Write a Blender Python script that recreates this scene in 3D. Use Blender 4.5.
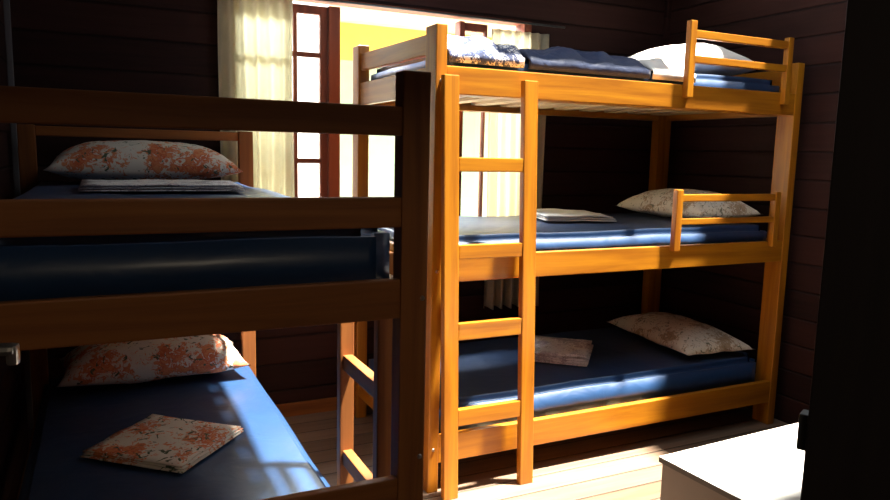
import bpy, bmesh, math, random
from mathutils import Vector, Matrix, noise
random.seed(7)
scene = bpy.context.scene
for o in list(bpy.data.objects):
    bpy.data.objects.remove(o)
COL = scene.collection
PI = math.pi

# ---------------------------------------------------------------- camera, world, sun, exposure
cam_data = bpy.data.cameras.new('camera')
cam = bpy.data.objects.new('camera', cam_data)
COL.objects.link(cam)
cam_data.sensor_width = 36.0
cam_data.lens = 36.0 * 713.43 / 890.0
cam_data.clip_start = 0.02
R_ = Vector((0.90159434, -0.43200159, 0.02241139))
U_ = Vector((0.03803812, 0.13078077, 0.99068133))
F_ = Vector((0.43090689, 0.89234019, -0.13434373))
M = Matrix((R_, U_, -F_)).transposed().to_4x4()
M.translation = Vector((-1.1299, -2.4505, 1.3525))
cam.matrix_world = M
scene.camera = cam

world = bpy.data.worlds.new('sky')
scene.world = world
world.use_nodes = True
bg = world.node_tree.nodes['Background']
bg.inputs['Color'].default_value = (0.93, 0.97, 1.0, 1)
bg.inputs['Strength'].default_value = 1.5

sun_data = bpy.data.lights.new('sun', 'SUN')
sun_data.energy = 38.0
sun_data.angle = math.radians(3.5)
sun_data.color = (1.0, 0.93, 0.80)
sun = bpy.data.objects.new('sun', sun_data)
COL.objects.link(sun)
SUN_DIR = Vector((-0.30, 0.14, -1.0)).normalized()
sun.rotation_euler = SUN_DIR.to_track_quat('-Z', 'Y').to_euler()
sun.location = (1, -1, 6)

def portal(name, loc, rot, sx, sy):
    l = bpy.data.lights.new(name, 'AREA')
    l.shape = 'RECTANGLE'; l.size = sx; l.size_y = sy
    l.cycles.is_portal = True
    o = bpy.data.objects.new(name, l); COL.objects.link(o)
    o.location = loc; o.rotation_euler = rot
portal('window_daylight', (0.23, 1.16, 1.475), (-PI/2, 0, 0), 1.75, 1.15)
portal('ceiling_opening_portal', (0.83, -0.40, 2.52), (0, 0, 0), 2.12, 2.15)  # sky portal for the made-up ceiling openings

fill_l = bpy.data.lights.new('window_fill', 'AREA')  # lamp added outside, out of view, to brighten the beds through the window
fill_l.shape = 'RECTANGLE'; fill_l.size = 1.8; fill_l.size_y = 0.7
fill_l.energy = 430; fill_l.color = (0.90, 0.96, 1.0)
fill_o = bpy.data.objects.new('window_fill', fill_l); COL.objects.link(fill_o)
fill_o.location = (0.15, 3.10, 3.35)
fill_o.rotation_euler = (Vector((0.25, 0.4, 1.1)) - Vector(fill_o.location)).to_track_quat('-Z', 'Y').to_euler()

vs = scene.view_settings
vs.view_transform = 'Standard'
vs.look = 'None'
vs.gamma = 1.0
vs.use_curve_mapping = False
vs.exposure = 0.0

# ---------------------------------------------------------------- material helpers
def new_mat(name):
    m = bpy.data.materials.new(name); m.use_nodes = True
    nt = m.node_tree
    return m, nt, nt.nodes['Principled BSDF']

def ramp(nt, fac, stops, interp='LINEAR'):
    r = nt.nodes.new('ShaderNodeValToRGB')
    r.color_ramp.interpolation = interp
    els = r.color_ramp.elements
    while len(els) < len(stops): els.new(0.5)
    for e, (p, c) in zip(els, stops):
        e.position = p; e.color = (*c, 1)
    nt.links.new(fac, r.inputs['Fac'])
    return r

def coords(nt, scale, kind='Object'):
    tc = nt.nodes.new('ShaderNodeTexCoord')
    mp = nt.nodes.new('ShaderNodeMapping')
    mp.inputs['Scale'].default_value = scale
    nt.links.new(tc.outputs[kind], mp.inputs['Vector'])
    return mp.outputs['Vector']

def tex_noise(nt, vec, scale=5, detail=4, rough=0.55, dist=0.0):
    n = nt.nodes.new('ShaderNodeTexNoise')
    n.inputs['Scale'].default_value = scale
    n.inputs['Detail'].default_value = detail
    n.inputs['Roughness'].default_value = rough
    n.inputs['Distortion'].default_value = dist
    nt.links.new(vec, n.inputs['Vector'])
    return n

def bump(nt, h, strength, dist, bsdf):
    b = nt.nodes.new('ShaderNodeBump')
    b.inputs['Strength'].default_value = strength
    b.inputs['Distance'].default_value = dist
    nt.links.new(h, b.inputs['Height'])
    nt.links.new(b.outputs['Normal'], bsdf.inputs['Normal'])

def wood(name, axis, dark, mid, light, rough=0.35, coat=0.3):
    m, nt, b = new_mat(name)
    sc = [22.0, 22.0, 22.0]; sc[axis] = 1.3
    v = coords(nt, sc)
    oi = nt.nodes.new('ShaderNodeObjectInfo')
    add = nt.nodes.new('ShaderNodeVectorMath'); add.operation = 'ADD'
    mul = nt.nodes.new('ShaderNodeMath'); mul.operation = 'MULTIPLY'; mul.inputs[1].default_value = 37.0
    nt.links.new(oi.outputs['Random'], mul.inputs[0])
    nt.links.new(v, add.inputs[0]); nt.links.new(mul.outputs[0], add.inputs[1])
    n = tex_noise(nt, add.outputs[0], 1.0, 5, 0.6, 0.6)
    r = ramp(nt, n.outputs['Fac'], [(0.3, dark), (0.5, mid), (0.72, light)])
    nt.links.new(r.outputs['Color'], b.inputs['Base Color'])
    b.inputs['Roughness'].default_value = rough
    b.inputs['Coat Weight'].default_value = coat
    b.inputs['Coat Roughness'].default_value = 0.25
    bump(nt, n.outputs['Fac'], 0.25, 0.002, b)
    return m

PINE = [wood('varnished_pine_' + a, i, (0.28, 0.085, 0.004), (0.42, 0.15, 0.006), (0.54, 0.22, 0.008), 0.4, 0.12) for i, a in enumerate('xyz')]
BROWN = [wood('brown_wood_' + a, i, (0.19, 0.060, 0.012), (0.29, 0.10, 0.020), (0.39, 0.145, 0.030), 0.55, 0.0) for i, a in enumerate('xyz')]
SLAT = wood('raw_pine', 1, (0.45, 0.28, 0.12), (0.6, 0.4, 0.2), (0.7, 0.5, 0.28), 0.6, 0.0)
FRAMEW = wood('red_brown_window_wood', 2, (0.16, 0.035, 0.012), (0.24, 0.055, 0.02), (0.30, 0.075, 0.03), 0.6, 0.0)
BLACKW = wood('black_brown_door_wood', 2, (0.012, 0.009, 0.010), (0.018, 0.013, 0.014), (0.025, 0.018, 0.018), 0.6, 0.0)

def plank_mat(name, axis, size, dark, mid, light, rough=0.55, across=1):
    # horizontal boards on a wall: a groove every `size` metres along `axis`
    m, nt, b = new_mat(name)
    tc = nt.nodes.new('ShaderNodeTexCoord')
    sep = nt.nodes.new('ShaderNodeSeparateXYZ')
    nt.links.new(tc.outputs['Object'], sep.inputs[0])
    dv = nt.nodes.new('ShaderNodeMath'); dv.operation = 'DIVIDE'; dv.inputs[1].default_value = size
    nt.links.new(sep.outputs[axis], dv.inputs[0])
    fr = nt.nodes.new('ShaderNodeMath'); fr.operation = 'FRACT'; nt.links.new(dv.outputs[0], fr.inputs[0])
    fl = nt.nodes.new('ShaderNodeMath'); fl.operation = 'FLOOR'; nt.links.new(dv.outputs[0], fl.inputs[0])
    wn = nt.nodes.new('ShaderNodeTexWhiteNoise'); wn.noise_dimensions = '1D'
    nt.links.new(fl.outputs[0], wn.inputs['W'])
    sc = [1.4, 1.4, 1.4]; sc[axis] = 25
    mp = nt.nodes.new('ShaderNodeMapping'); mp.inputs['Scale'].default_value = sc
    nt.links.new(tc.outputs['Object'], mp.inputs['Vector'])
    add = nt.nodes.new('ShaderNodeVectorMath'); add.operation = 'ADD'
    ml = nt.nodes.new('ShaderNodeMath'); ml.operation = 'MULTIPLY'; ml.inputs[1].default_value = 31
    nt.links.new(wn.outputs['Value'], ml.inputs[0])
    nt.links.new(mp.outputs[0], add.inputs[0]); nt.links.new(ml.outputs[0], add.inputs[1])
    n = tex_noise(nt, add.outputs[0], 1.5, 5, 0.6, 0.4)
    mx = nt.nodes.new('ShaderNodeMath'); mx.operation = 'MULTIPLY_ADD'
    mx.inputs[1].default_value = 0.35; nt.links.new(wn.outputs['Value'], mx.inputs[0])
    half = nt.nodes.new('ShaderNodeMath'); half.operation = 'MULTIPLY'; half.inputs[1].default_value = 0.65
    nt.links.new(n.outputs['Fac'], half.inputs[0]); nt.links.new(half.outputs[0], mx.inputs[2])
    r = ramp(nt, mx.outputs[0], [(0.25, dark), (0.5, mid), (0.75, light)])
    g = ramp(nt, fr.outputs[0], [(0.0, (0, 0, 0)), (0.05, (1, 1, 1)), (0.93, (1, 1, 1)), (1.0, (0, 0, 0))])
    mixc = nt.nodes.new('ShaderNodeMixRGB'); mixc.blend_type = 'MULTIPLY'; mixc.inputs[0].default_value = 0.75
    nt.links.new(r.outputs['Color'], mixc.inputs[1]); nt.links.new(g.outputs['Color'], mixc.inputs[2])
    nt.links.new(mixc.outputs[0], b.inputs['Base Color'])
    b.inputs['Roughness'].default_value = rough
    b.inputs['Specular IOR Level'].default_value = 0.25
    bump(nt, g.outputs['Color'], 0.9, 0.006, b)
    return m

WALLM = plank_mat('dark_plank_wall', 2, 0.14, (0.016, 0.0055, 0.005), (0.029, 0.0095, 0.008), (0.044, 0.015, 0.012), 0.75)
CEILM = plank_mat('dark_plank_ceiling', 0, 0.14, (0.030, 0.015, 0.012), (0.05, 0.022, 0.018), (0.07, 0.03, 0.024))
FLOORM = plank_mat('tan_plank_floor', 1, 0.12, (0.13, 0.085, 0.055), (0.19, 0.125, 0.085), (0.26, 0.18, 0.125), 0.45)

def cloth_mat(name, col, rough=0.7, wr=0.35, scale=9, sheen=0.1, stretch=(1, 1, 1), spec=0.4):
    m, nt, b = new_mat(name)
    v = coords(nt, stretch)
    n = tex_noise(nt, v, scale, 3, 0.5, 0.8)
    r = ramp(nt, n.outputs['Fac'], [(0.3, tuple(c * 0.9 for c in col)), (0.7, tuple(min(1, c * 1.08) for c in col))])
    nt.links.new(r.outputs['Color'], b.inputs['Base Color'])
    b.inputs['Roughness'].default_value = rough
    b.inputs['Specular IOR Level'].default_value = spec
    b.inputs['Sheen Weight'].default_value = sheen
    bump(nt, n.outputs['Fac'], wr, 0.02, b)
    return m
NAVY = cloth_mat('navy_sheet', (0.006, 0.040, 0.125), 0.5, 0.30, 6, 0.05, (1, 1, 1), 0.5)
NAVY.node_tree.nodes['Principled BSDF'].inputs['Coat Weight'].default_value = 0.35
NAVY.node_tree.nodes['Principled BSDF'].inputs['Coat Roughness'].default_value = 0.27
NAVYQ = cloth_mat('navy_blanket', (0.022, 0.038, 0.10), 0.6, 0.5, 14)
WHITEC = cloth_mat('white_cotton', (0.80, 0.79, 0.76), 0.8, 0.3, 8)
CREAM = cloth_mat('cream_curtain', (0.80, 0.76, 0.62), 0.85, 0.1, 20)
def make_translucent(m, amt, col):
    nt = m.node_tree
    b = nt.nodes['Principled BSDF']; out = [n for n in nt.nodes if n.type == 'OUTPUT_MATERIAL'][0]
    t = nt.nodes.new('ShaderNodeBsdfTranslucent'); t.inputs['Color'].default_value = (*col, 1)
    mx = nt.nodes.new('ShaderNodeMixShader'); mx.inputs[0].default_value = amt
    nt.links.new(b.outputs[0], mx.inputs[1]); nt.links.new(t.outputs[0], mx.inputs[2])
    nt.links.new(mx.outputs[0], out.inputs['Surface'])
make_translucent(CREAM, 0.7, (0.88, 0.84, 0.68))

def floral_mat(name, base, a, c, scale, thr=0.52, leaf=(0.10, 0.13, 0.08)):
    m, nt, b = new_mat(name)
    v = coords(nt, (1, 1, 1))
    n1 = tex_noise(nt, v, scale, 2, 0.5, 0.5)
    n2 = tex_noise(nt, v, scale * 5.5, 3, 0.7, 1.2)
    n3 = tex_noise(nt, v, scale * 3.1, 2, 0.6, 2.0)
    # blossoms: broken patches
    sm = nt.nodes.new('ShaderNodeMath'); sm.operation = 'MULTIPLY_ADD'; sm.inputs[1].default_value = 0.55
    nt.links.new(n2.outputs['Fac'], sm.inputs[0])
    h = nt.nodes.new('ShaderNodeMath'); h.operation = 'MULTIPLY'; h.inputs[1].default_value = 0.5
    nt.links.new(n1.outputs['Fac'], h.inputs[0]); nt.links.new(h.outputs[0], sm.inputs[2])
    r1 = ramp(nt, sm.outputs[0], [(thr, (0, 0, 0)), (thr + 0.03, (1, 1, 1))])
    rc = ramp(nt, n2.outputs['Fac'], [(0.45, a), (0.62, c)])
    mix1 = nt.nodes.new('ShaderNodeMixRGB'); mix1.inputs[1].default_value = (*base, 1)
    nt.links.new(r1.outputs['Color'], mix1.inputs[0]); nt.links.new(rc.outputs['Color'], mix1.inputs[2])
    r3 = ramp(nt, n3.outputs['Fac'], [(0.62, (0, 0, 0)), (0.65, (1, 1, 1))])
    mix2 = nt.nodes.new('ShaderNodeMixRGB'); mix2.inputs[2].default_value = (*leaf, 1)
    nt.links.new(r3.outputs['Color'], mix2.inputs[0]); nt.links.new(mix1.outputs[0], mix2.inputs[1])
    nt.links.new(mix2.outputs[0], b.inputs['Base Color'])
    b.inputs['Roughness'].default_value = 0.85
    b.inputs['Specular IOR Level'].default_value = 0.2
    bump(nt, n1.outputs['Fac'], 0.3, 0.02, b)
    return m
FLOR = floral_mat('orange_floral_cotton', (0.78, 0.74, 0.66), (0.62, 0.13, 0.05), (0.75, 0.30, 0.14), 7, 0.535)
FLORP = floral_mat('pale_floral_cotton', (0.84, 0.78, 0.66), (0.42, 0.28, 0.16), (0.55, 0.42, 0.28), 9, 0.56, (0.25, 0.24, 0.16))
FLORW = floral_mat('white_sprig_cotton', (0.90, 0.88, 0.88), (0.45, 0.40, 0.46), (0.62, 0.56, 0.60), 12, 0.55, (0.35, 0.33, 0.40))
STRIPE = floral_mat('white_navy_pattern_cotton', (0.82, 0.83, 0.86), (0.05, 0.06, 0.12), (0.10, 0.13, 0.25), 12, 0.50, (0.04, 0.05, 0.10))

def plain(name, col, rough=0.5, metal=0.0, var=0.06, scale=6):
    m, nt, b = new_mat(name)
    n = tex_noise(nt, coords(nt, (1, 1, 1)), scale, 4)
    r = ramp(nt, n.outputs['Fac'], [(0.3, tuple(c * (1 - var) for c in col)), (0.7, tuple(min(1, c * (1 + var)) for c in col))])
    nt.links.new(r.outputs['Color'], b.inputs['Base Color'])
    b.inputs['Roughness'].default_value = rough; b.inputs['Metallic'].default_value = metal
    return m
STEEL = plain('brushed_steel', (0.65, 0.65, 0.62), 0.3, 1.0)
BRASSD = plain('dark_lock_metal', (0.10, 0.11, 0.11), 0.5, 0.6)
WHITEL = plain('white_laminate', (0.82, 0.82, 0.80), 0.35)
GREYL = plain('grey_beige_laminate', (0.21, 0.19, 0.175), 0.5)
YELLOWP = plain('yellow_render', (0.90, 0.66, 0.10), 0.8)
GREENP = plain('pale_green_paint', (0.36, 0.47, 0.32), 0.7)
PEACHP = plain('peach_eave_paint', (0.85, 0.55, 0.32), 0.8)
WHITER = plain('white_render', (0.88, 0.88, 0.86), 0.85)
GRAVEL = plain('pale_yard_concrete', (0.75, 0.72, 0.66), 0.9, 0, 0.2, 14)
GLASS, nt, b = new_mat('window_glass')
b.inputs['Base Color'].default_value = (0.97, 0.99, 0.98, 1); b.inputs['Roughness'].default_value = 0.02
out = [n for n in nt.nodes if n.type == 'OUTPUT_MATERIAL'][0]
tr = nt.nodes.new('ShaderNodeBsdfTransparent'); tr.inputs['Color'].default_value = (0.95, 0.97, 0.96, 1)
gl = nt.nodes.new('ShaderNodeBsdfGlossy'); gl.inputs['Roughness'].default_value = 0.03
fz = nt.nodes.new('ShaderNodeFresnel'); fz.inputs['IOR'].default_value = 1.45
mx = nt.nodes.new('ShaderNodeMixShader')
nt.links.new(fz.outputs[0], mx.inputs[0]); nt.links.new(tr.outputs[0], mx.inputs[1]); nt.links.new(gl.outputs[0], mx.inputs[2])
nt.links.new(mx.outputs[0], out.inputs['Surface'])

# ---------------------------------------------------------------- mesh helpers
def link(name, bm, mat, parent=None, smooth=False, loc=(0, 0, 0), rot=(0, 0, 0)):
    bmesh.ops.recalc_face_normals(bm, faces=bm.faces)
    me = bpy.data.meshes.new(name); bm.to_mesh(me); bm.free()
    me.materials.append(mat)
    if smooth:
        for p in me.polygons: p.use_smooth = True
    o = bpy.data.objects.new(name, me); COL.objects.link(o)
    o.location = loc; o.rotation_euler = rot
    if parent: o.parent = parent
    return o

def box_into(bm, x0, x1, y0, y1, z0, z1, bev=0.0):
    r = bmesh.ops.create_cube(bm, size=1.0)
    vs = r['verts']
    for v in vs:
        v.co = Vector(((x0 + x1) / 2 + v.co.x * (x1 - x0), (y0 + y1) / 2 + v.co.y * (y1 - y0), (z0 + z1) / 2 + v.co.z * (z1 - z0)))
    if bev > 0:
        es = list({e for v in vs for e in v.link_edges})
        bmesh.ops.bevel(bm, geom=es, offset=bev, segments=2, profile=0.6, affect='EDGES')

def box(name, x0, x1, y0, y1, z0, z1, mat, parent=None, bev=0.004):
    """box with its own origin at its centre; coordinates are in the parent's space"""
    bm = bmesh.new()
    cx, cy, cz = (x0 + x1) / 2, (y0 + y1) / 2, (z0 + z1) / 2
    box_into(bm, x0 - cx, x1 - cx, y0 - cy, y1 - cy, z0 - cz, z1 - cz, bev)
    return link(name, bm, mat, parent, False, (cx, cy, cz))

def slanted(name, a, bpt, wx, wy, mat, parent):
    """board whose lower end is centred at a and upper end at bpt, horizontal section wx by wy"""
    bm = bmesh.new()
    c = (Vector(a) + Vector(bpt)) / 2
    vs = []
    for p in (Vector(a), Vector(bpt)):
        for sx, sy in ((-1, -1), (1, -1), (1, 1), (-1, 1)):
            vs.append(bm.verts.new(p - c + Vector((sx * wx / 2, sy * wy / 2, 0))))
    for f in ((0, 1, 2, 3), (4, 5, 6, 7), (0, 1, 5, 4), (1, 2, 6, 5), (2, 3, 7, 6), (3, 0, 4, 7)):
        bm.faces.new([vs[i] for i in f])
    bmesh.ops.bevel(bm, geom=list(bm.edges), offset=0.004, segments=2, profile=0.6, affect='EDGES')
    return link(name, bm, mat, parent, False, c)

def empty(name, loc=(0, 0, 0), rz=0.0):
    o = bpy.data.objects.new(name, None); COL.objects.link(o)
    o.location = loc; o.rotation_euler = (0, 0, rz); o.empty_display_size = 0.1
    return o
def tag(o, label, cat, group=None):
    o['label'] = label; o['category'] = cat
    if group: o['group'] = group
    return o
def struct(o, label=None, cat=None):
    o['kind'] = 'structure'
    if label: o['label'] = label
    if cat: o['category'] = cat
    return o

def boxes(name, lst, mat, parent=None, bev=0.0):
    bm = bmesh.new()
    for b_ in lst: box_into(bm, *b_, bev)
    return link(name, bm, mat, parent)

# ---------------------------------------------------------------- room shell
XL, XR, YB, YF, ZC = -1.46, 2.04, 1.05, -2.80, 2.45
T = 0.10
WX0, WX1, WZ0, WZ1 = -0.60, 1.06, 0.85, 2.085          # window opening
DX0, DX1, DZ = -1.42, 0.12, 2.12                      # doorway behind the camera
struct(box('floor', XL - T, XR + T, YF - T, YB + T, -0.08, 0, FLOORM, None, 0), 'tan plank floor, blown out white where the sun lands', 'floor')
struct(boxes('wall_back', [(XL - T, WX0, YB, YB + T, 0, ZC), (WX1, XR + T, YB, YB + T, 0, ZC),
                    (WX0, WX1, YB, YB + T, 0, WZ0), (WX0, WX1, YB, YB + T, WZ1, ZC)], WALLM), 'dark horizontal plank wall with the window in it', 'wall')
struct(boxes('wall_left', [(XL - T, XL, YF, YB, 0, ZC)], WALLM), 'dark plank wall at the far left', 'wall')
struct(boxes('wall_right', [(XR, XR + T, YF, YB, 0, ZC)], WALLM), 'dark reddish plank wall behind the bunk head', 'wall')
struct(boxes('wall_front', [(XL - T, DX0, YF - T, YF, 0, ZC), (DX1, XR + T, YF - T, YF, 0, ZC), (DX0, DX1, YF - T, YF, DZ, ZC)], WALLM), 'dark plank wall with the doorway', 'wall')
HY = YF - T - 1.3                                      # unseen hall, added to keep sky light out of the doorway
struct(boxes('wall_added_hall', [(DX0 - 0.5, DX1 + 0.5, HY - T, HY, 0, ZC), (DX0 - 0.5 - T, DX0 - 0.5, HY, YF - T, 0, ZC), (DX1 + 0.5, DX1 + 0.5 + T, HY, YF - T, 0, ZC),
                   (DX0 - 0.5, DX1 + 0.5, HY, YF - T, ZC, ZC + 0.06), (DX0 - 0.5, DX1 + 0.5, HY, YF - T, -0.08, 0)], WALLM), 'unseen hall added to keep sky light out of the doorway', 'wall')
hl = empty('fill_lamp', (-0.65, YF - T - 0.7, ZC))  # lamp added out of view as front fill for the left bunk
tag(hl, 'small round fill lamp added in the unseen hall', 'fill lamp')
for nm, r_, z_, mt in (('base', 0.07, -0.01, 'w'), ('globe', 0.10, -0.05, 'g')):
    bm = bmesh.new()
    if nm == 'base': bmesh.ops.create_cone(bm, cap_ends=True, segments=24, radius1=r_, radius2=r_, depth=0.02)
    else: bmesh.ops.create_uvsphere(bm, u_segments=24, v_segments=12, radius=r_)
    if nm == 'globe':
        bmesh.ops.scale(bm, vec=(1, 1, 0.4), verts=bm.verts)
        mt_, nt_, b_ = new_mat('fill_lamp_glow')
        b_.inputs['Emission Color'].default_value = (1.0, 0.82, 0.58, 1); b_.inputs['Emission Strength'].default_value = 95
    else: mt_ = plain('white_enamel', (0.7, 0.7, 0.68), 0.4)
    link(nm, bm, mt_, hl, True, (0, 0, z_))
# unseen ceiling; its openings are made up to place the sun patches
OPEN = [(-0.22, 0.50, -0.95, 0.66), (0.35, 1.88, -1.45, -0.06), (1.40, 1.75, -0.06, 0.50)]
xs = sorted({XL - T, XR + T} | {v for o in OPEN for v in o[:2]})
ys = sorted({YF - T, YB + T} | {v for o in OPEN for v in o[2:]})
cells = []
for xa, xb in zip(xs, xs[1:]):
    run = None
    for ya, yb in zip(ys, ys[1:]):
        mxx, myy = (xa + xb) / 2, (ya + yb) / 2
        if any(o[0] < mxx < o[1] and o[2] < myy < o[3] for o in OPEN):
            if run: cells.append((xa, xb, run[0], run[1], ZC, ZC + 0.06)); run = None
        else:
            run = (run[0], yb) if run else (ya, yb)
    if run: cells.append((xa, xb, run[0], run[1], ZC, ZC + 0.06))
struct(boxes('ceiling', cells, CEILM), 'dark plank ceiling with added openings that let the sun in', 'ceiling')
struct(box('baseboard_back', -0.48, XR - 0.01, YB - 0.015, YB, 0, 0.07, BROWN[0], None, 0.003), 'dark wooden baseboard under the window wall', 'baseboard')
struct(box('trim_1', XL, XL + 0.022, YB - 0.022, YB, 0, ZC, plain('grey_corner_bead', (0.16, 0.16, 0.17), 0.4), None, 0.004), 'thin pale corner bead at far left', 'trim')
struct(box('trim_2', XR - 0.03, XR, YB - 0.03, YB, 0, ZC, WALLM, None, 0.004), 'dark corner bead behind the triple bunk', 'trim')

# window: jambs, header, sill, two casements (children), open middle
W = empty('window_1', ((WX0 + WX1) / 2, YB, WZ0))
struct(W, 'red brown wooden window with a fixed sash and open middle', 'window')
def wbox(name, x0, x1, y0, y1, z0, z1, mat, parent=W, off=None, bev=0.003):
    o = box(name, x0 - W.location.x, x1 - W.location.x, y0 - W.location.y, y1 - W.location.y, z0 - W.location.z, z1 - W.location.z, mat, parent, bev)
    return o
wbox('window_jamb', WX0, WX0 + 0.045, YB - 0.01, YB + 0.09, WZ0, WZ1, FRAMEW)
wbox('window_jamb', WX1 - 0.045, WX1, YB - 0.01, YB + 0.09, WZ0, WZ1, FRAMEW)
wbox('window_header', WX0 + 0.045, WX1 - 0.045, YB - 0.01, YB + 0.09, WZ1 - 0.012, WZ1, FRAMEW)
wbox('window_sill', WX0 + 0.0, WX1 - 0.0, YB - 0.04, YB + 0.12, WZ0 - 0.03, WZ0 + 0.012, FRAMEW)
wbox('mullion', -0.098, -0.040, YB - 0.005, YB + 0.06, WZ0 + 0.012, WZ1 - 0.035, FRAMEW)
wbox('mullion', 0.618, 0.645, YB - 0.005, YB + 0.06, WZ0 + 0.012, WZ1 - 0.035, FRAMEW)
def sash(x0, x1, y0, bars_x, bars_z, st=0.03):
    z0, z1 = WZ0 + 0.014, WZ1 - 0.037
    lst = [(x0, x0 + st, y0, y0 + 0.03, z0, z1), (x1 - st, x1, y0, y0 + 0.03, z0, z1),
           (x0 + st, x1 - st, y0, y0 + 0.03, z0, z0 + 0.05), (x0 + st, x1 - st, y0, y0 + 0.03, z1 - 0.04, z1)]
    for bx in bars_x: lst.append((bx - 0.009, bx + 0.009, y0 + 0.003, y0 + 0.027, z0 + 0.05, z1 - 0.04))
    for bz in bars_z: lst.append((x0 + st, x1 - st, y0 + 0.006, y0 + 0.024, bz - 0.012, bz + 0.012))
    l = W.location
    lst = [(a - l.x, b - l.x, c - l.y, d - l.y, e - l.z, f - l.z) for a, b, c, d, e, f in lst]
    s = boxes('sash', lst, FRAMEW, W, 0.002)
    g = boxes('pane', [(x0 + st - l.x, x1 - st - l.x, y0 + 0.013 - l.y, y0 + 0.017 - l.y, z0 + 0.05 - l.z, z1 - 0.04 - l.z)], GLASS, s)
sash(-0.555, -0.100, YB + 0.015, (-0.30, -0.258,), (1.815, 1.30), 0.035)
sash(0.646, 0.795, YB + 0.015, (), (1.595,), 0.013)

# ---------------------------------------------------------------- outside
struct(box('ground', -7, 9, YB + 0.3, 9, -0.35, -0.30, GRAVEL, None, 0), 'pale sunlit yard outside the window', 'ground')
H = empty('neighbouring_house', (2.0, 4.5, -0.3))
tag(H, 'yellow and pale green house with a peach eave seen through the open window', 'house')
box('upper_wall', -1.3, 2.2, 0, 0.2, 2.54, 2.92, YELLOWP, H, 0.0)
box('lower_wall', -1.3, 2.2, 0.0, 0.2, 0, 2.54, GREENP, H, 0.0)
box('eave', -1.4, 2.5, -0.45, 0.3, 2.90, 3.0, PEACHP, H, 0.01)
box('fascia', -1.4, 2.5, -0.48, -0.45, 2.84, 3.02, PEACHP, H, 0.005)
box('door', 0.3, 1.1, -0.03, 0.0, 0.0, 2.1, GREENP, H, 0.01)
G = tag(box('garden_wall', -5.0, 0.66, 3.6, 3.75, -0.3, 3.4, WHITER, None, 0.01), 'bright white rendered wall outside behind the fixed sash panes', 'wall')

# ---------------------------------------------------------------- triple bunk bed
L, WD = 1.97, 0.884
HZ = 1.824
B = empty('triple_bunk_bed', (0, 0, 0))
tag(B, 'tall orange varnished three-tier wooden bunk bed with a ladder, under the window', 'bunk bed')
for x0, x1, y0, y1, h in ((0, .045, 0, .10, HZ), (1.925, 1.97, 0, .10, HZ), (0.0, .055, WD, WD + .09, HZ + 0.03), (1.875, 1.97, WD, WD + .06, 1.66)):
    box('post', x0, x1, y0, y1, 0, h, PINE[2], B)
rails = [(1.573, 1.677), (0.854, 0.957), (0.1194, 0.232)]
for zb, zt in rails:
    box('side_rail', .045, 1.925, 0.004, 0.034, zb, zt, PINE[0], B)
    box('side_rail', .055, 1.875, WD + .03, WD + .058, zb, zt, PINE[0], B)
    box('end_rail', .008, .036, .10, WD, zb, zt, PINE[1], B)
    box('end_rail', 1.935, 1.962, .10, WD, zb, zt, PINE[1], B)
    box('slat_bearer', .05, 1.92, 0.034, 0.100, zb, zb + 0.03, PINE[0], B)
    box('slat_bearer', .055, 1.875, WD + .006, WD + .03, zb, zb + 0.03, PINE[0], B)
    for k in range(11):
        x = 0.11 + k * 0.172
        box('slat', x, x + 0.075, 0.037, WD + .028, zb + 0.030, zb + 0.046, SLAT, B, 0.002)
# high end board at the foot, slightly lifted towards the back
slb = bmesh.new()
vs_ = []
for y, zb, zt in ((0.10, 1.722, 1.800), (WD, 1.735, 1.815)):
    for x in (.010, .036):
        for z in (zb, zt): vs_.append(slb.verts.new((x, y, z)))
for f in ((0, 1, 3, 2), (4, 5, 7, 6), (0, 1, 5, 4), (2, 3, 7, 6), (0, 2, 6, 4), (1, 3, 7, 5)):
    slb.faces.new([vs_[i] for i in f])
bmesh.ops.bevel(slb, geom=list(slb.edges), offset=0.004, segments=2, affect='EDGES')
link('end_board', slb, PINE[1], B)
box('end_board', 1.935, 1.962, .10, WD, 1.72, 1.80, PINE[1], B)
# short guard rails at the head
def guard(x0, x1, zbot, ztop, ztop2, bars, y=-0.026):
    box('guard_post', x0, x0 + .036, y, y + .030, zbot, ztop, PINE[2], B)
    box('guard_post', x1 - .032, x1, y, y + .030, zbot, ztop2, PINE[2], B)
    for zb, zt in bars:
        box('guard_bar', x0 + .036, x1 - .032, y + .004, y + .024, zb, zt, PINE[0], B)
guard(1.203, 1.850, 1.62, 1.950, 1.930, [(1.876, 1.912), (1.770, 1.803)])
guard(1.188, 1.850, 0.935, 1.214, 1.203, [(1.160, 1.193), (1.055, 1.083)])
# ladder at the foot end, leaning slightly out
for xt, xb in ((.048, .066), (.393, .415)):
    slanted('ladder_stile', (xb, -0.065, 0), (xt, -0.022, 1.64), 0.062, 0.032, PINE[2], B)
for zb, zt in ((1.285, 1.339), (0.952, 1.007), (0.635, 0.703), (0.292, 0.360)):
    f = (zb / 1.64); y = -0.065 + 0.043 * f
    box('ladder_rung', .031 + .066 - .018 * f, .362 + .022 - .022 * f, y - .012, y + .012, zb, zt, PINE[0], B)
bolt_pts = [(0.022, 1.62), (0.022, 0.90), (0.022, 0.18)]
for x, z in bolt_pts:
    bm = bmesh.new()
    bmesh.ops.create_cone(bm, cap_ends=True, segments=16, radius1=0.007, radius2=0.005, depth=0.004)
    link('bolt_head', bm, STEEL, B, False, (x, -0.002, z), (PI / 2, 0, 0))

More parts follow.
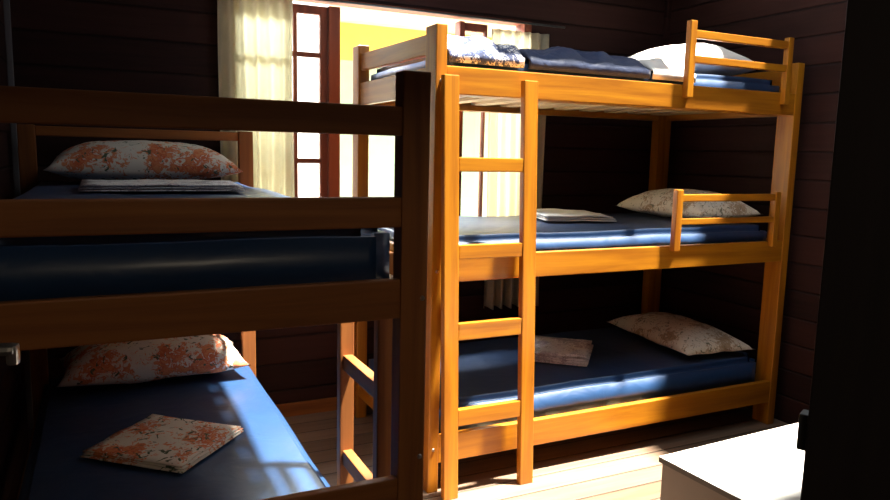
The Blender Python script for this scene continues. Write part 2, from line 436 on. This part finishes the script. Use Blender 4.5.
# ---------------------------------------------------------------- near bunk bed (left)
LX, LY = -0.50, -1.063
LXo = -1.425
LB = empty('bunk_bed', (LX, LY, 0))
tag(LB, 'dark brown wooden bunk bed in the left foreground seen from its foot end', 'bunk bed')
def lb(name, x0, x1, y0, y1, z0, z1, mat, bev=0.004):
    return box(name, x0 - LX, x1 - LX, y0 - LY, y1 - LY, z0, z1, mat, LB, bev)
PB = 0.93
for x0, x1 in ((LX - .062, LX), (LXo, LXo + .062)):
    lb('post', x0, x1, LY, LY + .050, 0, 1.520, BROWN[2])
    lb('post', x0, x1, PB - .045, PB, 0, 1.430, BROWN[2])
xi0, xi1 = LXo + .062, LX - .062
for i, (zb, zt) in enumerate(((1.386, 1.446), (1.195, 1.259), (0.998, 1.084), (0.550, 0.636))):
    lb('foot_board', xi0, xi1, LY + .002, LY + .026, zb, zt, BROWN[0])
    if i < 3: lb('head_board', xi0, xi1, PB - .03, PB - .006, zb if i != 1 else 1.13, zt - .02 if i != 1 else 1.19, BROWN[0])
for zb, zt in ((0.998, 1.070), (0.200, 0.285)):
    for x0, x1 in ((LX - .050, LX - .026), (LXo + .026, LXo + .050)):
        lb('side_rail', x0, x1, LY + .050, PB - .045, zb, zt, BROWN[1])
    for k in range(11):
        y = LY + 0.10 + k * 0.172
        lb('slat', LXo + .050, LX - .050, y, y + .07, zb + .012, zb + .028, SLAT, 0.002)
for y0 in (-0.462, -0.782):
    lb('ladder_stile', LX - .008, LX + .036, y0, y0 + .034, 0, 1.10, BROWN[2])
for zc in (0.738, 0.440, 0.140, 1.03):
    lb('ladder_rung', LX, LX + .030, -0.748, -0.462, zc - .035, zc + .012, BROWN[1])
for z in (1.04, 0.68):
    bm = bmesh.new()
    bmesh.ops.create_cone(bm, cap_ends=True, segments=16, radius1=0.006, radius2=0.004, depth=0.004)
    link('bolt_head', bm, STEEL, LB, False, (-0.012, -0.002, z), (PI / 2, 0, 0))

# ---------------------------------------------------------------- mattresses
def mattress(x0, x1, y0, y1, z0, z1, label, seed):
    bm = bmesh.new()
    cx, cy = (x0 + x1) / 2, (y0 + y1) / 2
    hx, hy, h = (x1 - x0) / 2, (y1 - y0) / 2, z1 - z0
    box_into(bm, -hx, hx, -hy, hy, 0, h, 0)
    bmesh.ops.bevel(bm, geom=[e for e in bm.edges if abs(e.verts[0].co.z - e.verts[1].co.z) > 0.01], offset=0.05, segments=5, affect='EDGES')
    bmesh.ops.bevel(bm, geom=[e for e in bm.edges if abs(e.verts[0].co.z - e.verts[1].co.z) < 1e-4], offset=0.028, segments=4, affect='EDGES')
    for k in range(1, 24):
        for ax, hh in ((0, hx), (1, hy)):
            no = [0, 0, 0]; no[ax] = 1; co = [0, 0, 0]; co[ax] = -hh + 2 * hh * k / 24
            bmesh.ops.bisect_plane(bm, geom=bm.verts[:] + bm.edges[:] + bm.faces[:], plane_co=co, plane_no=no)
    for v in bm.verts:
        if v.co.z > h * 0.5:
            w = noise.noise(Vector((v.co.x * 2.5 + seed, v.co.y * 2.5, 0))) * 0.007
            w += noise.noise(Vector((v.co.x * 9 + seed, v.co.y * 9, 3))) * 0.002
            v.co.z += w
    o = link('mattress', bm, NAVY, None, True, (cx, cy, z0))
    tag(o, label, 'mattress', 'mattresses in navy fitted sheets')
    return o
mattress(.045, 1.925, .060, WD + .00, 1.622, 1.742, 'navy-sheeted mattress on the top tier of the three-tier bunk', 1)
mattress(.045, 1.925, .060, WD + .00, 0.902, 1.028, 'navy-sheeted mattress on the middle tier, behind the ladder', 2)
mattress(.045, 1.925, .060, WD + .00, 0.168, 0.348, 'navy-sheeted mattress on the lowest tier of the three-tier bunk', 3)
mattress(-1.372, -0.556, LY + .035, PB - .05, 1.028, 1.203, 'navy-sheeted mattress on the upper deck of the left bunk', 4)
mattress(-1.372, -0.553, LY + .035, PB - .05, 0.230, 0.395, 'navy-sheeted mattress on the lower deck of the left bunk', 5)

# ---------------------------------------------------------------- pillows
def pillow(name, cx, cy, z, lx, ly, h, mat, label, rz=0, tilt=(0, 0), seed=0, group='pillows'):
    bm = bmesh.new()
    n = 26
    def prof(u, v):
        a = max(0, 1 - abs(u) ** 2.6); b = max(0, 1 - abs(v) ** 2.6)
        return (a * b) ** 0.55
    grid = {}
    for side in (1, -1):
        for i in range(n + 1):
            for j in range(n + 1):
                u = -1 + 2 * i / n; v = -1 + 2 * j / n
                edge = i in (0, n) or j in (0, n)
                if edge and side == -1: grid[(side, i, j)] = grid[(1, i, j)]; continue
                pin = 1 - 0.07 * (1 - u * u) * abs(v) ** 3
                pin2 = 1 - 0.07 * (1 - v * v) * abs(u) ** 3
                t = prof(u, v)
                hh = t * h * (0.72 if side == 1 else 0.28) * side
                w = noise.noise(Vector((u * 2.2 + seed, v * 2.2, side))) * 0.012 * t + noise.noise(Vector((u * 6 + seed, v * 6, side))) * 0.004 * t
                grid[(side, i, j)] = bm.verts.new((u * lx / 2 * pin2, v * ly / 2 * pin, hh + w + 0.28 * h))
    for side in (1, -1):
        for i in range(n):
            for j in range(n):
                bm.faces.new([grid[(side, i, j)], grid[(side, i + 1, j)], grid[(side, i + 1, j + 1)], grid[(side, i, j + 1)]])
    o = link(name, bm, mat, None, True, (cx, cy, z), (tilt[0], tilt[1], rz))
    tag(o, label, 'pillow', group)
    return o
pillow('pillow', -0.965, 0.74, 1.213, 0.72, 0.42, 0.165, FLOR, 'orange floral pillow on the upper deck of the left bunk', 0.03, (0, 0), 1)
pillow('pillow', -0.955, 0.70, 0.405, 0.72, 0.40, 0.17, FLOR, 'orange floral pillow on the lower deck of the left bunk', 0.02, (0, 0), 5)
pillow('pillow', 1.69, 0.44, 1.040, 0.42, 0.66, 0.15, FLORP, 'pale floral pillow on the middle tier behind the short guard rail', 0.0, (0, 0), 9)
pillow('pillow', 1.685, 0.44, 0.360, 0.42, 0.74, 0.12, FLORP, 'pale floral pillow on the lowest tier of the three-tier bunk', -0.10, (0, 0), 13)
pillow('pillow', 1.57, 0.42, 1.752, 0.46, 0.66, 0.17, WHITEC, 'plain white pillow on the top tier of the three-tier bunk', 0.0, (0, 0), 17)

# ---------------------------------------------------------------- folded cloths
def folded(cx, cy, z, lx, ly, layers, th, mat, rz, label, seed=0, shear=0.0):
    bm = bmesh.new()
    for k in range(layers):
        dx = random.uniform(-.006, .006); dy = random.uniform(-.006, .006)
        n = 12
        ex, ey = lx / 2 - k * .003, ly / 2 - k * .003
        top = []; bot = []
        for i in range(n + 1):
            rt, rb = [], []
            for j in range(n + 1):
                u, v = -1 + 2 * i / n, -1 + 2 * j / n
                w = noise.noise(Vector((u * 1.7 + seed, v * 1.7, k * 0.3))) * 0.004 * (k + 1)
                e = (max(abs(u), abs(v)) > 0.99)
                x, y = u * ex + dx + shear * v * ey, v * ey + dy
                zz = k * th + max(0, w)
                rt.append(bm.verts.new((x, y, zz + th * (0.94 if not e else 0.70))))
                rb.append(bm.verts.new((x, y, zz + th * (0.02 if not e else 0.25))))
            top.append(rt); bot.append(rb)
        for i in range(n):
            for j in range(n):
                bm.faces.new([top[i][j], top[i + 1][j], top[i + 1][j + 1], top[i][j + 1]])
                bm.faces.new([bot[i][j], bot[i][j + 1], bot[i + 1][j + 1], bot[i + 1][j]])
        for i in range(n):
            for j0 in (0, n):
                bm.faces.new([top[i][j0], top[i + 1][j0], bot[i + 1][j0], bot[i][j0]])
                bm.faces.new([top[j0][i], top[j0][i + 1], bot[j0][i + 1], bot[j0][i]])
    o = link('folded_sheet', bm, mat, None, True, (cx, cy, z), (0, 0, rz))
    tag(o, label, 'folded sheet', 'folded sheets laid out on the beds')
    return o
folded(-0.975, -0.085, 0.402, 0.34, 0.36, 3, 0.007, FLOR, 0.86, 'orange floral folded sheet on the lower deck of the left bunk', 2)
folded(-0.94, 0.20, 1.209, 0.50, 0.38, 3, 0.008, FLORW, 0.0, 'white folded sheet in front of the pillow on the left upper deck', 4)
folded(0.93, 0.47, 0.354, 0.37, 0.33, 4, 0.011, FLORW, 0.85, 'white sprigged folded sheet on the lowest tier behind the ladder', 6)
folded(1.05, 0.62, 1.034, 0.36, 0.44, 3, 0.009, WHITEC, -0.30, 'plain white folded sheet on the middle tier beside the ladder', 8)

# rumpled bedding of the top tier
def rumple(name, cx, cy, z, lx, ly, h, mat, label, cat, seed, waves, rz=0, group=None):
    bm = bmesh.new(); nx, ny = 60, 28
    g = []
    for i in range(nx + 1):
        row = []
        for j in range(ny + 1):
            u, v = i / nx, j / ny
            env = (max(0, math.sin(PI * u)) ** 0.3) * (0.25 + 0.75 * max(0, math.sin(PI * v)) ** 0.5) if 0 < v < 1 else 0.2
            w = 0.5 + 0.5 * math.sin(waves * 2 * PI * (u + 0.6 * v) + 2.2 * noise.noise(Vector((u * 3 + seed, v * 3, 0))))
            w = 0.55 * w + 0.45 * (0.5 + noise.noise(Vector((u * 5 + seed, v * 4, 5))))
            edge = 1 + 0.04 * noise.noise(Vector((u * 6, v * 6, seed)))
            if v < 0.05:
                row.append(bm.verts.new(((u - .5) * lx, -.5 * ly + 0.002, -0.05 + 0.035 * v / 0.035))); continue
            row.append(bm.verts.new(((u - .5) * lx * edge, (v - .5) * ly * edge, 0.012 + h * env * max(0.05, w))))
        g.append(row)
    for i in range(nx):
        for j in range(ny):
            bm.faces.new([g[i][j], g[i + 1][j], g[i + 1][j + 1], g[i][j + 1]])
    o = link(name, bm, mat, None, True, (cx, cy, z), (0, 0, rz))
    s = o.modifiers.new('thick', 'SOLIDIFY'); s.thickness = 0.008; s.offset = -1
    tag(o, label, cat, group)
    return o
rumple('blanket', 0.74, 0.482, 1.745, 0.62, 0.885, 0.085, NAVYQ, 'rumpled navy blanket spread along the top tier', 'blanket', 3, 3.2)
rumple('sheet', 1.19, 0.482, 1.745, 0.25, 0.885, 0.10, WHITEC, 'crumpled white sheet between the blanket and pillow on the top tier', 'sheet', 8, 1.5)
rumple('patterned_sheet', 0.235, 0.482, 1.745, 0.33, 0.885, 0.10, STRIPE, 'white and navy patterned bundled sheet at the ladder end of the top tier', 'sheet', 21, 2.2)

# ---------------------------------------------------------------- curtains
def curtain(x0, x1, z0, z1, y, folds, amp, label, seed, taper=0.0):
    bm = bmesh.new(); nx, nz = folds * 12, 30
    cx = (x0 + x1) / 2
    g = []
    for i in range(nx + 1):
        row = []
        for j in range(nz + 1):
            u, v = i / nx, j / nz
            x = x0 + (x1 - x0) * u
            x = cx + (x - cx) * (1 - taper * math.sin(PI * min(1, v * 1.1)) ) + 0.01 * noise.noise(Vector((u * 4 + seed, v * 2, 0)))
            a = amp * (0.55 + 0.45 * (1 - v)) * (0.8 + 0.5 * noise.noise(Vector((u * 5 + seed, 0, 0))))
            yy = a * math.sin(2 * PI * folds * u + 0.8 * noise.noise(Vector((u * 3, v * 1.5, seed))))
            zz = z0 + (z1 - z0) * v + (0.008 * math.sin(2 * PI * folds * u) if j == 0 else 0)
            row.append(bm.verts.new((x - cx, yy, zz - z0)))
        g.append(row)
    for i in range(nx):
        for j in range(nz):
            bm.faces.new([g[i][j], g[i + 1][j], g[i + 1][j + 1], g[i][j + 1]])
    o = link('curtain', bm, CREAM, None, True, (cx, y, z0))
    s = o.modifiers.new('thick', 'SOLIDIFY'); s.thickness = 0.002
    tag(o, label, 'curtain', 'cream window curtains')
    return o
curtain(-0.625, -0.285, 0.49, 2.075, 1.002, 6, 0.028, 'cream curtain gathered at the left side of the window', 1)
curtain(0.790, 1.150, 0.49, 2.02, 1.002, 6, 0.028, 'cream curtain hanging at the right side of the window behind the ladder', 5)
rod = bmesh.new()
bmesh.ops.create_cone(rod, cap_ends=True, segments=12, radius1=0.006, radius2=0.006, depth=1.95)
ro = link('curtain_rod', rod, BRASSD, None, True, (0.26, 0.975, 2.062), (0, PI / 2, 0))
tag(ro, 'thin dark rod running above the window, carrying the curtains', 'curtain rod')

# ---------------------------------------------------------------- low cabinet in the sun
CX0, CY1, CZ = 0.375, -0.87, 0.45
K = empty('low_cabinet', (CX0, CY1, 0), math.radians(2.5))
tag(K, 'low grey cabinet with a white top glaring in the sun, bottom right', 'cabinet')
box('top_board', 0, 0.80, -0.55, 0, CZ - 0.018, CZ - 0.003, plain('dark_grey_edge_band', (0.09, 0.085, 0.08), 0.6), K, 0.001)
box('top_sheet', 0.001, 0.799, -0.549, -0.001, CZ - 0.003, CZ, WHITEL, K, 0.001)
box('side_panel', 0.008, 0.026, -0.54, -0.008, 0.0, CZ - 0.018, GREYL, K, 0.002)
box('side_panel', 0.774, 0.792, -0.54, -0.008, 0.0, CZ - 0.018, GREYL, K, 0.002)
box('back_panel', 0.026, 0.774, -0.022, -0.008, 0.03, CZ - 0.018, GREYL, K, 0.001)
box('shelf', 0.026, 0.774, -0.52, -0.022, 0.05, 0.068, GREYL, K, 0.001)
for z0, z1 in ((0.075, 0.245), (0.252, 0.425)):
    d = box('drawer', 0.029, 0.771, -0.54, -0.522, z0, z1, GREYL, K, 0.002)
    kb = bmesh.new(); bmesh.ops.create_uvsphere(kb, u_segments=16, v_segments=10, radius=0.013)
    link('knob', kb, STEEL, d, True, (0, -0.020, 0))

# ---------------------------------------------------------------- door leaves beside the camera
D1 = empty('door_1', (0.10, -2.72, 0), 0)
struct(D1, 'near black door leaf edge filling the right side', 'door')
ex, ey = -0.316, -1.857
v = Vector((ex - 0.10, ey + 2.72, 0)); LEN = v.length
D1.rotation_euler = (0, 0, math.atan2(v.y, v.x))
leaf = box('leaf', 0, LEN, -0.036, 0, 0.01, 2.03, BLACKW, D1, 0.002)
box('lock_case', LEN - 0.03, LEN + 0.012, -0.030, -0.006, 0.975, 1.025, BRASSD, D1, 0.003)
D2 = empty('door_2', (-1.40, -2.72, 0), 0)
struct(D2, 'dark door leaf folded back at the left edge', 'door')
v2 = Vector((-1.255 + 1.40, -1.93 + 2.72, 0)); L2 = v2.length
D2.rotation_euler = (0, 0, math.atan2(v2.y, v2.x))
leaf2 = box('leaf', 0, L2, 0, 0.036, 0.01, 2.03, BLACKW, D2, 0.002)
hb = bmesh.new()
box_into(hb, L2 - 0.052, L2 - 0.040, -0.088, 0.0, 1.234, 1.240, 0.003)
box_into(hb, L2 - 0.050, L2 - 0.042, -0.089, -0.083, 1.228, 1.240, 0.002)
box_into(hb, L2 - 0.056, L2 - 0.036, -0.006, 0.0, 1.16, 1.26, 0.002)
link('door_handle', hb, STEEL, D2)
